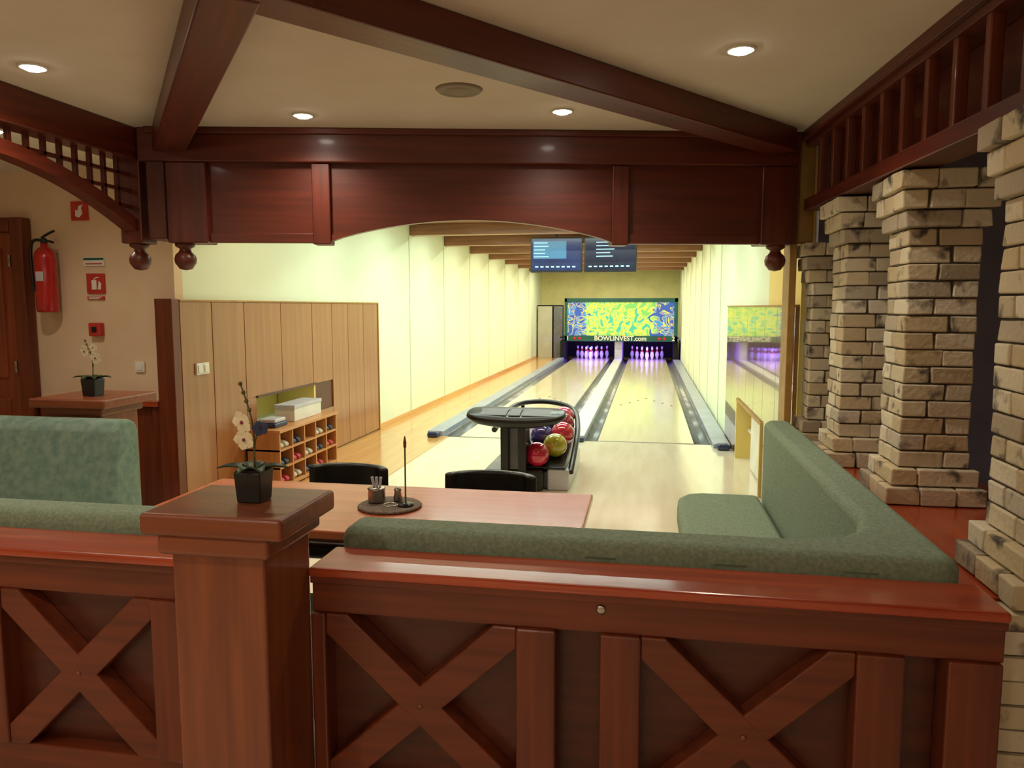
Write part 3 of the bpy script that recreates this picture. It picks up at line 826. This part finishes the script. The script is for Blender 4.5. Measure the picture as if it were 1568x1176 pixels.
bx('leaf', -3.4, -2.95, 23.5, 23.56, 0.0, 1.62, pm('grey_door', c(200, 196, 176), None, 3, 0.6), g, 0.01)
bx('leaf_dark', -2.9, -2.62, 23.5, 23.56, 0.0, 1.62, M_gp, g, 0.01)
bx('frame', -3.42, -2.6, 23.56, 23.62, 0, 1.66, M_dark, g, 0.005)

# monitors
M_scr = pm('screen_blue', c(30, 44, 92), c(20, 30, 68), 2, 0.2, emis=0.6)
M_scrt = pm('screen_text', c(150, 200, 225), None, 6, 0.3, emis=0.8)
M_cy = pm('screen_cyan', c(60, 110, 150), None, 3, 0.3, emis=0.5)
for k, (xm, rot) in enumerate([(-1.46, 0.06), (-0.6, -0.06)]):
    g = E('ceiling_monitor', (xm, 12.15, 2.43), rot, local=True)
    bx('housing', -0.415, 0.415, -0.03, 0.05, -0.28, 0.28, M_black, g, 0.01)
    bx('screen', -0.39, 0.39, -0.036, -0.028, -0.25, 0.25, M_scr if k == 0 else pm('screen_dark', c(20, 28, 56), c(14, 18, 38), 2, 0.2, emis=0.5), g, 0)
    xa = -0.36 if k == 0 else -0.22
    if k == 0: bx('bright_area', -0.37, 0.16, -0.04, -0.036, -0.06, 0.22, M_cy, g, 0)
    for i in range(5):
        z = 0.19 - i * 0.055
        bx('text_line_%d' % i, xa, xa + random.uniform(0.15, 0.3), -0.043, -0.036, z - 0.007, z + 0.007, M_scrt, g, 0)
    for i in range(8):
        bx('footer_%d' % i, -0.34 + i * 0.085, -0.29 + i * 0.085, -0.043, -0.036, -0.2, -0.178, M_scrt, g, 0)
    tube('hanger', [(0, 0.02, 0.25), (0, 0.02, 0.37)], 0.02, M_black, g)

# ---------------------------------------------------------------- ball return
g = E('ball_return', (-1.0, 6.4, 0), local=True)
bx('base', -0.42, 0.33, 0.05, 1.25, 0.0, 0.16, M_gp, g, 0.03, 4, True)
bx('base_side', 0.16, 0.35, 0.0, 1.1, 0.0, 0.19, M_lg, g, 0.02, 3, True)
bx('front_panel', -0.2, 0.13, -0.06, 0.1, 0.0, 0.19, M_black, g, 0.03, 4, True)
for i, x in enumerate([-0.2, -0.045]):
    prism('fin_%d' % i, [(-0.1, 0.12), (0.12, 0.12), (0.1, 0.6), (-0.12, 0.62)], 'x', x - 0.035, x + 0.035, M_black, g, 0.01)
bx('throat', -0.165, -0.08, -0.04, 0.08, 0.14, 0.6, M_gp, g, 0.005)
def hood(name, z0, z1, rx, ry, mat, yo=0, k=2.8, tilt=0.12, droop=0.05):
    n = 48; bm = bmesh.new(); rings = []
    for (s, z) in [(0.0, z0), (0.55, z0), (0.9, z0 + (z1 - z0) * 0.3), (1.0, z0 + (z1 - z0) * 0.65), (0.985, z0 + (z1 - z0) * 0.9), (0.95, z1), (0.0, z1)]:
        if s == 0: rings.append([bm.verts.new((0, 0, z))]); continue
        R = []
        for i in range(n):
            t = 2 * math.pi * i / n; ct, st = math.cos(t), math.sin(t)
            x = rx * s * math.copysign(abs(ct) ** (2 / k), ct); y = ry * s * math.copysign(abs(st) ** (2 / k), st)
            R.append(bm.verts.new((x, y, z + y * tilt + droop * (x / 0.44) ** 2)))
        rings.append(R)
    for a in range(len(rings) - 1):
        A, B = rings[a], rings[a + 1]
        for i in range(n):
            j = (i + 1) % n
            if len(A) == 1: bm.faces.new((A[0], B[i], B[j]))
            elif len(B) == 1: bm.faces.new((A[i], A[j], B[0]))
            else: bm.faces.new((A[i], A[j], B[j], B[i]))
    return mk(name, bm, mat, (-0.115, yo, 0), g, smooth=True)
hood('hood', 0.575, 0.675, 0.44, 0.17, M_black, 0.0, tilt=0.2, droop=0.02)
for i, (a, b) in enumerate([(-0.44, -0.19), (-0.17, -0.07), (-0.055, 0.21)]):
    o = bx('console_panel_%d' % i, a, b, -0.09, 0.09, 0.674, 0.688, M_dg, g, 0.006)
    o.rotation_euler = (0.2, 0, 0)
tube('guard_rail', [(-0.34, 0.15, 0.5), (-0.34, 0.7, 0.58), (-0.3, 1.15, 0.62), (0.0, 1.3, 0.63), (0.3, 1.15, 0.58), (0.37, 0.7, 0.44), (0.37, 0.25, 0.28), (0.36, 0.05, 0.16)], 0.026, M_black, g)
bx('tray', -0.26, 0.29, 0.1, 1.15, 0.14, 0.2, M_black, g, 0.02)
tube('support_rod_a', [(0.2, 1.18, 0.15), (0.2, 1.2, 0.6)], 0.02, M_black, g)
tube('support_rod_b', [(-0.25, 1.18, 0.15), (-0.25, 1.18, 0.6)], 0.02, M_black, g)
cols = [c(215, 30, 70), c(40, 60, 130), c(196, 190, 60), c(70, 60, 140), c(210, 50, 80), c(40, 80, 180), c(160, 40, 80), c(60, 60, 160), c(220, 80, 120)]
pos = [(0.065, 0.05, 0.31), (-0.14, 0.33, 0.33), (0.2, 0.24, 0.36), (0.05, 0.45, 0.41), (0.24, 0.48, 0.43), (0.02, 0.7, 0.45), (0.22, 0.72, 0.48), (0.0, 0.95, 0.48), (0.2, 0.96, 0.51)]
M_balls = [pm('ball_colour_%d' % i, cc, tuple(v * 0.6 for v in cc[:3]) + (1,), 12, 0.1, coat=1.0) for i, cc in enumerate(cols)]
prism('ball_bed', [(0.0, 0.19), (1.1, 0.19), (1.1, 0.39), (0.3, 0.27), (0.0, 0.21)], 'x', -0.24, 0.32, M_black, g, 0.01)
for i, p in enumerate(pos):
    ball('ball_%d' % i, p, 0.108, M_balls[i], g, seg=32)

# ---------------------------------------------------------------- ceiling fixtures
def downlight(x, y, e=28):
    g = E('recessed_downlight', (x, y, CZ), local=True)
    lathe('bezel', [(0.044, -0.002), (0.046, -0.008), (0.056, -0.008), (0.06, 0.0), (0.044, 0.0)], (0, 0, 0), M_white, g)
    lathe('lens', [(0, -0.014), (0.03, -0.016), (0.045, -0.006), (0.045, 0.0), (0, 0)], (0, 0, 0), M_glow, g)
    light('SPOT', 'lamp', (0, 0, -0.03), e, (1, 0.87, 0.70), 0.04, (0, 0, 0), g, angle=150)
for x, y in [(-2.6, 2.91), (-1.83, 3.87), (-0.458, 4.03), (0.346, 3.22), (-3.75, 3.88), (-4.6, 2.6), (-1.6, 0.6), (0.3, 0.7), (-0.6, -0.6), (-3.2, 0.6)]:
    downlight(x, y, 38 if y > 1 else 42)  # those above and behind the camera are unseen extras, added as fill
g = E('ceiling_vent', (-0.894, 3.56, CZ), local=True)
lathe('disc', [(0, -0.012), (0.06, -0.014), (0.065, -0.006), (0.08, -0.006), (0.085, -0.014), (0.1, -0.012), (0.112, 0.0), (0, 0)], (0, 0, 0), pm('vent_beige', c(160, 150, 132), None, 4, 0.6), g, seg=48)
for x, y in [(-2.6, -1.2), (-0.9, -1.4), (0.8, -1.2)]:  # unseen globes behind the camera, added to brighten ceiling and front
    g = E('fill_globe_lamp', (x, y, 2.0), local=True)
    ball('globe', (0, 0, 0), 0.14, M_globe, g)
    tube('cord', [(0, 0, 0.13), (0, 0, 0.62)], 0.008, M_black, g)
    lathe('canopy', [(0, 0.6), (0.05, 0.6), (0.04, 0.62), (0, 0.62)], (0, 0, 0), M_metal, g)

# lane hall lights : strip fixtures tucked behind the beams
for i, (y, e, col) in enumerate([(5.8, 34, (1, 0.86, 0.56)), (7.4, 60, (0.84, 1.0, 0.84)), (9.25, 68, (0.82, 1.0, 0.84)), (11.1, 66, (0.88, 1.0, 0.80)),
                            (13.0, 62, (0.98, 0.99, 0.74)), (14.9, 62, (1, 0.96, 0.70)), (16.7, 60, (1, 0.95, 0.68)), (18.6, 60, (1, 0.95, 0.68)), (20.5, 62, (1, 0.95, 0.66)), (22.35, 66, (1, 0.96, 0.68))]):
    g = E('strip_light', (-1.25, y + 0.2, 2.78), local=True)
    bx('housing', -1.6, 1.6, -0.06, 0.06, 0.0, 0.02, M_white, g, 0.002)
    light('AREA', 'tubes', (0, 0, -0.01), e, col, (3.1, 0.1), (0, 0, 0), g)

# world
w = bpy.data.worlds.new('world'); S.world = w; w.use_nodes = True
w.node_tree.nodes['Background'].inputs[0].default_value = (0.9, 0.85, 0.8, 1)
w.node_tree.nodes['Background'].inputs[1].default_value = 0.05

# camera
cam = bpy.data.cameras.new('camera'); co = bpy.data.objects.new('camera', cam); COL.objects.link(co)
cam.sensor_width = 36; cam.lens = 1150 / 1568 * 36; cam.clip_end = 100; cam.clip_start = 0.02
co.location = (0, 0, 1.6)
co.rotation_euler = (math.radians(90 - 5.86), 0, math.radians(10.2))
S.camera = co
